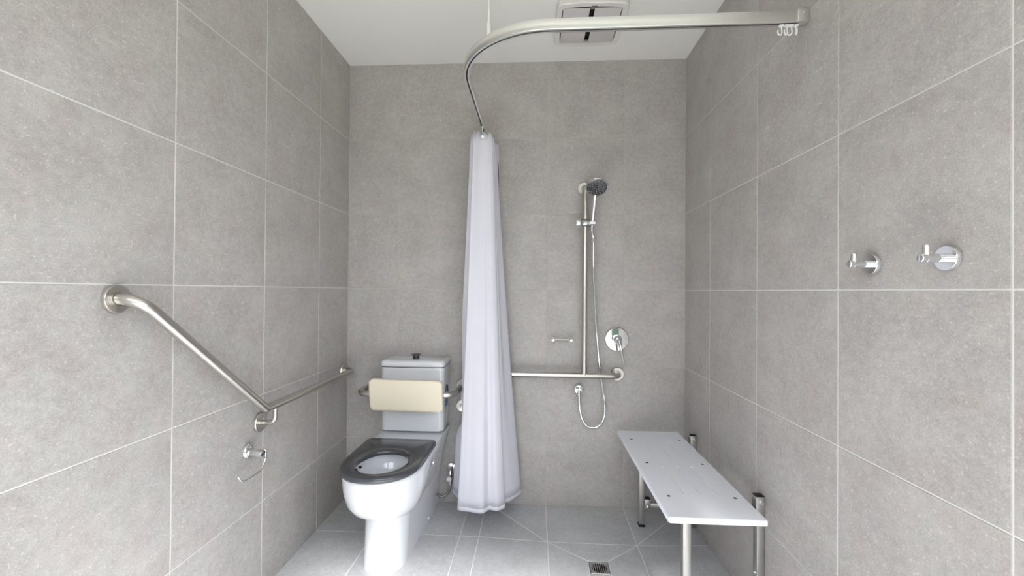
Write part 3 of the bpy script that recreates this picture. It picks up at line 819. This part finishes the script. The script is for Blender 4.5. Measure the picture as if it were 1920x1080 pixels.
def sheet(s0, s1, nz):
    rs = [[curtain_pt(i, lerp(s0, s1, k / nz)) for i in range(len(bs))] for k in range(nz + 1)]
    return G().rings(rs, False, False, closed=False)
cloth = sheet(HS, 1.0, NZ).obj('curtain_cloth', M['curtain'], cur, sharp=180)
hem = sheet(0.0, HS, 2).obj('hem', M['curtain'], cur, sharp=180)
for o, th in ((cloth, 0.0010), (hem, 0.0026)):
    md = o.modifiers.new('thickness', 'SOLIDIFY'); md.thickness = th; md.offset = 0
ie = 7 * 8 + 3
pe = curtain_pt(ie, 0.990)
G().lathe([(0.0050, 0), (0.0085, 0.0005), (0.0092, 0.0015), (0.0085, 0.0028), (0.0050, 0.0030)], pe + Vector((0, -0.001, 0)), (0.1, -1, 0), 20).obj('eyelet', M['chrome'], cur)
hx_, hy_ = pe.x - 0.002, pe.y + 0.004
t = thing('curtain_hook', (hx_, hy_, RZ0), 'white hook carrying the front eyelet of the shower curtain', 'hook')
G().box(hx_ - 0.005, hx_ + 0.005, hy_ - 0.006, hy_ + 0.006, RZ0 - 0.008, RZ0 - 0.001, 0.001).obj('glider_head', M['plastic'], t)
zz = pe.z
G().tube(spline([(hx_, hy_, RZ0 - 0.006), (hx_ - 0.001, hy_, RZ0 - 0.022), (hx_ + 0.002, hy_ - 0.002, zz + 0.012), (hx_ + 0.002, hy_ - 0.007, zz + 0.001), (hx_ + 0.001, hy_ - 0.002, zz - 0.004)], 6), 0.0026, 10).obj('hook', M['plastic'], t)

# ------------------------------------------------------------------ exhaust fan in the ceiling
fan = thing('exhaust_fan', (0.265, 2.155, ZC), 'square white exhaust fan grille on the ceiling', 'exhaust fan')
fcx, fcy = 0.265, 2.152
def fan_ring(hx_, hy_, r, bulge, z, n=8, m=8):
    pts = []
    cor = ((1, 1, 0), (-1, 1, 90), (-1, -1, 180), (1, -1, 270))
    for ax, ay, a0 in cor:
        for k in range(n + 1):
            t = math.radians(a0 + 90 * k / n)
            pts.append((ax * (hx_ - r) + r * math.cos(t), ay * (hy_ - r) + r * math.sin(t)))
    fine = []
    for i in range(len(pts)):
        a, b = pts[i], pts[(i + 1) % len(pts)]
        mm = m if math.hypot(a[0] - b[0], a[1] - b[1]) > 0.1 else 1
        for k in range(mm): fine.append((lerp(a[0], b[0], k / mm), lerp(a[1], b[1], k / mm)))
    out = []
    for x, y in fine:
        bxk = max(0, 1 - (y / hy_) ** 2) * bulge; byk = max(0, 1 - (x / hx_) ** 2) * bulge
        wx = abs(x) / hx_; wy = abs(y) / hy_
        X = x + (math.copysign(bxk, x) * 0.4 if wx > 0.98 else 0); Y = y + (math.copysign(byk, y) if wy > 0.98 else 0)
        out.append(Vector((fcx + X, fcy + Y, z)))
    return out
zf_ = ZC - 0.030
FR = [fan_ring(0.166, 0.166, 0.022, 0.014, ZC - 0.0005), fan_ring(0.166, 0.166, 0.022, 0.014, zf_ + 0.004), fan_ring(0.163, 0.163, 0.020, 0.014, zf_), fan_ring(0.141, 0.141, 0.012, 0.010, zf_), fan_ring(0.140, 0.140, 0.012, 0.010, zf_ + 0.010), fan_ring(0.140, 0.140, 0.012, 0.010, ZC - 0.0005)]
G().rings(FR, False, False).obj('frame', M['vent'], fan, sharp=35)
G().rings([fan_ring(0.139, 0.139, 0.012, 0.010, ZC - 0.0012), fan_ring(0.139, 0.139, 0.012, 0.010, ZC - 0.0006)]).obj('cavity', M['void'], fan, smooth=False)
for s in (-1, 1):
    a, b = (fcx + 0.0115, fcx + 0.1385) if s > 0 else (fcx - 0.1385, fcx - 0.0115)
    G().box(a, b, fcy - 0.134, fcy + 0.137, zf_ + 0.003, zf_ + 0.007, 0.0015).obj('flap', M['vent_flap'], fan)
for ya in (fcy - 0.139, fcy + 0.122):
    G().box(fcx - 0.0110, fcx + 0.0110, ya, ya + 0.017, zf_ + 0.006, zf_ + 0.016, 0.001).obj('clip', M['clamp'], fan)
G().box(fcx - 0.008, fcx + 0.020, fcy - 0.1570, fcy - 0.1530, zf_ - 0.0006, zf_ + 0.0004).obj('badge', M['seat_dark'], fan, smooth=False)

# ------------------------------------------------------------------ floor drain
dcx, dcy = (DX0 + DX1) / 2, (DY0 + DY1) / 2
dz = -0.0225
drain = thing('floor_drain', (dcx, dcy, dz), 'square steel floor drain with round slotted grate', 'drain')
nq = 48
def sq(k, h):
    t = 2 * math.pi * k / nq; c, s = math.cos(t), math.sin(t); m = max(abs(c), abs(s))
    return Vector((dcx + h * c / m, dcy + h * s / m, 0))
def ci(k, r):
    t = 2 * math.pi * k / nq; return Vector((dcx + r * math.cos(t), dcy + r * math.sin(t), 0))
Z = lambda z: Vector((0, 0, z))
hd = 0.0435
G().rings([[sq(k, hd) + Z(dz - 0.004) for k in range(nq)], [sq(k, hd) + Z(dz) for k in range(nq)], [sq(k, hd - 0.001) + Z(dz + 0.001) for k in range(nq)], [ci(k, 0.036) + Z(dz + 0.001) for k in range(nq)], [ci(k, 0.0352) + Z(dz - 0.001) for k in range(nq)], [ci(k, 0.0352) + Z(dz - 0.004) for k in range(nq)]], False, False).obj('frame', M['steel_bench'], drain, sharp=40)
G().rings([[ci(k, 0.0352) + Z(dz - 0.004) for k in range(nq)], [ci(k, 0.034) + Z(dz - 0.05) for k in range(nq)]], False, True).obj('sump', M['void'], drain)
for k in range(-3, 4):
    x = dcx + k * 0.0095
    ln = math.sqrt(max(0, 0.0352 ** 2 - (k * 0.0095) ** 2))
    G().box(x - 0.0019, x + 0.0019, dcy - ln, dcy + ln, dz - 0.004, dz + 0.0002, 0.0006).obj('bar', M['steel_bench'], drain)
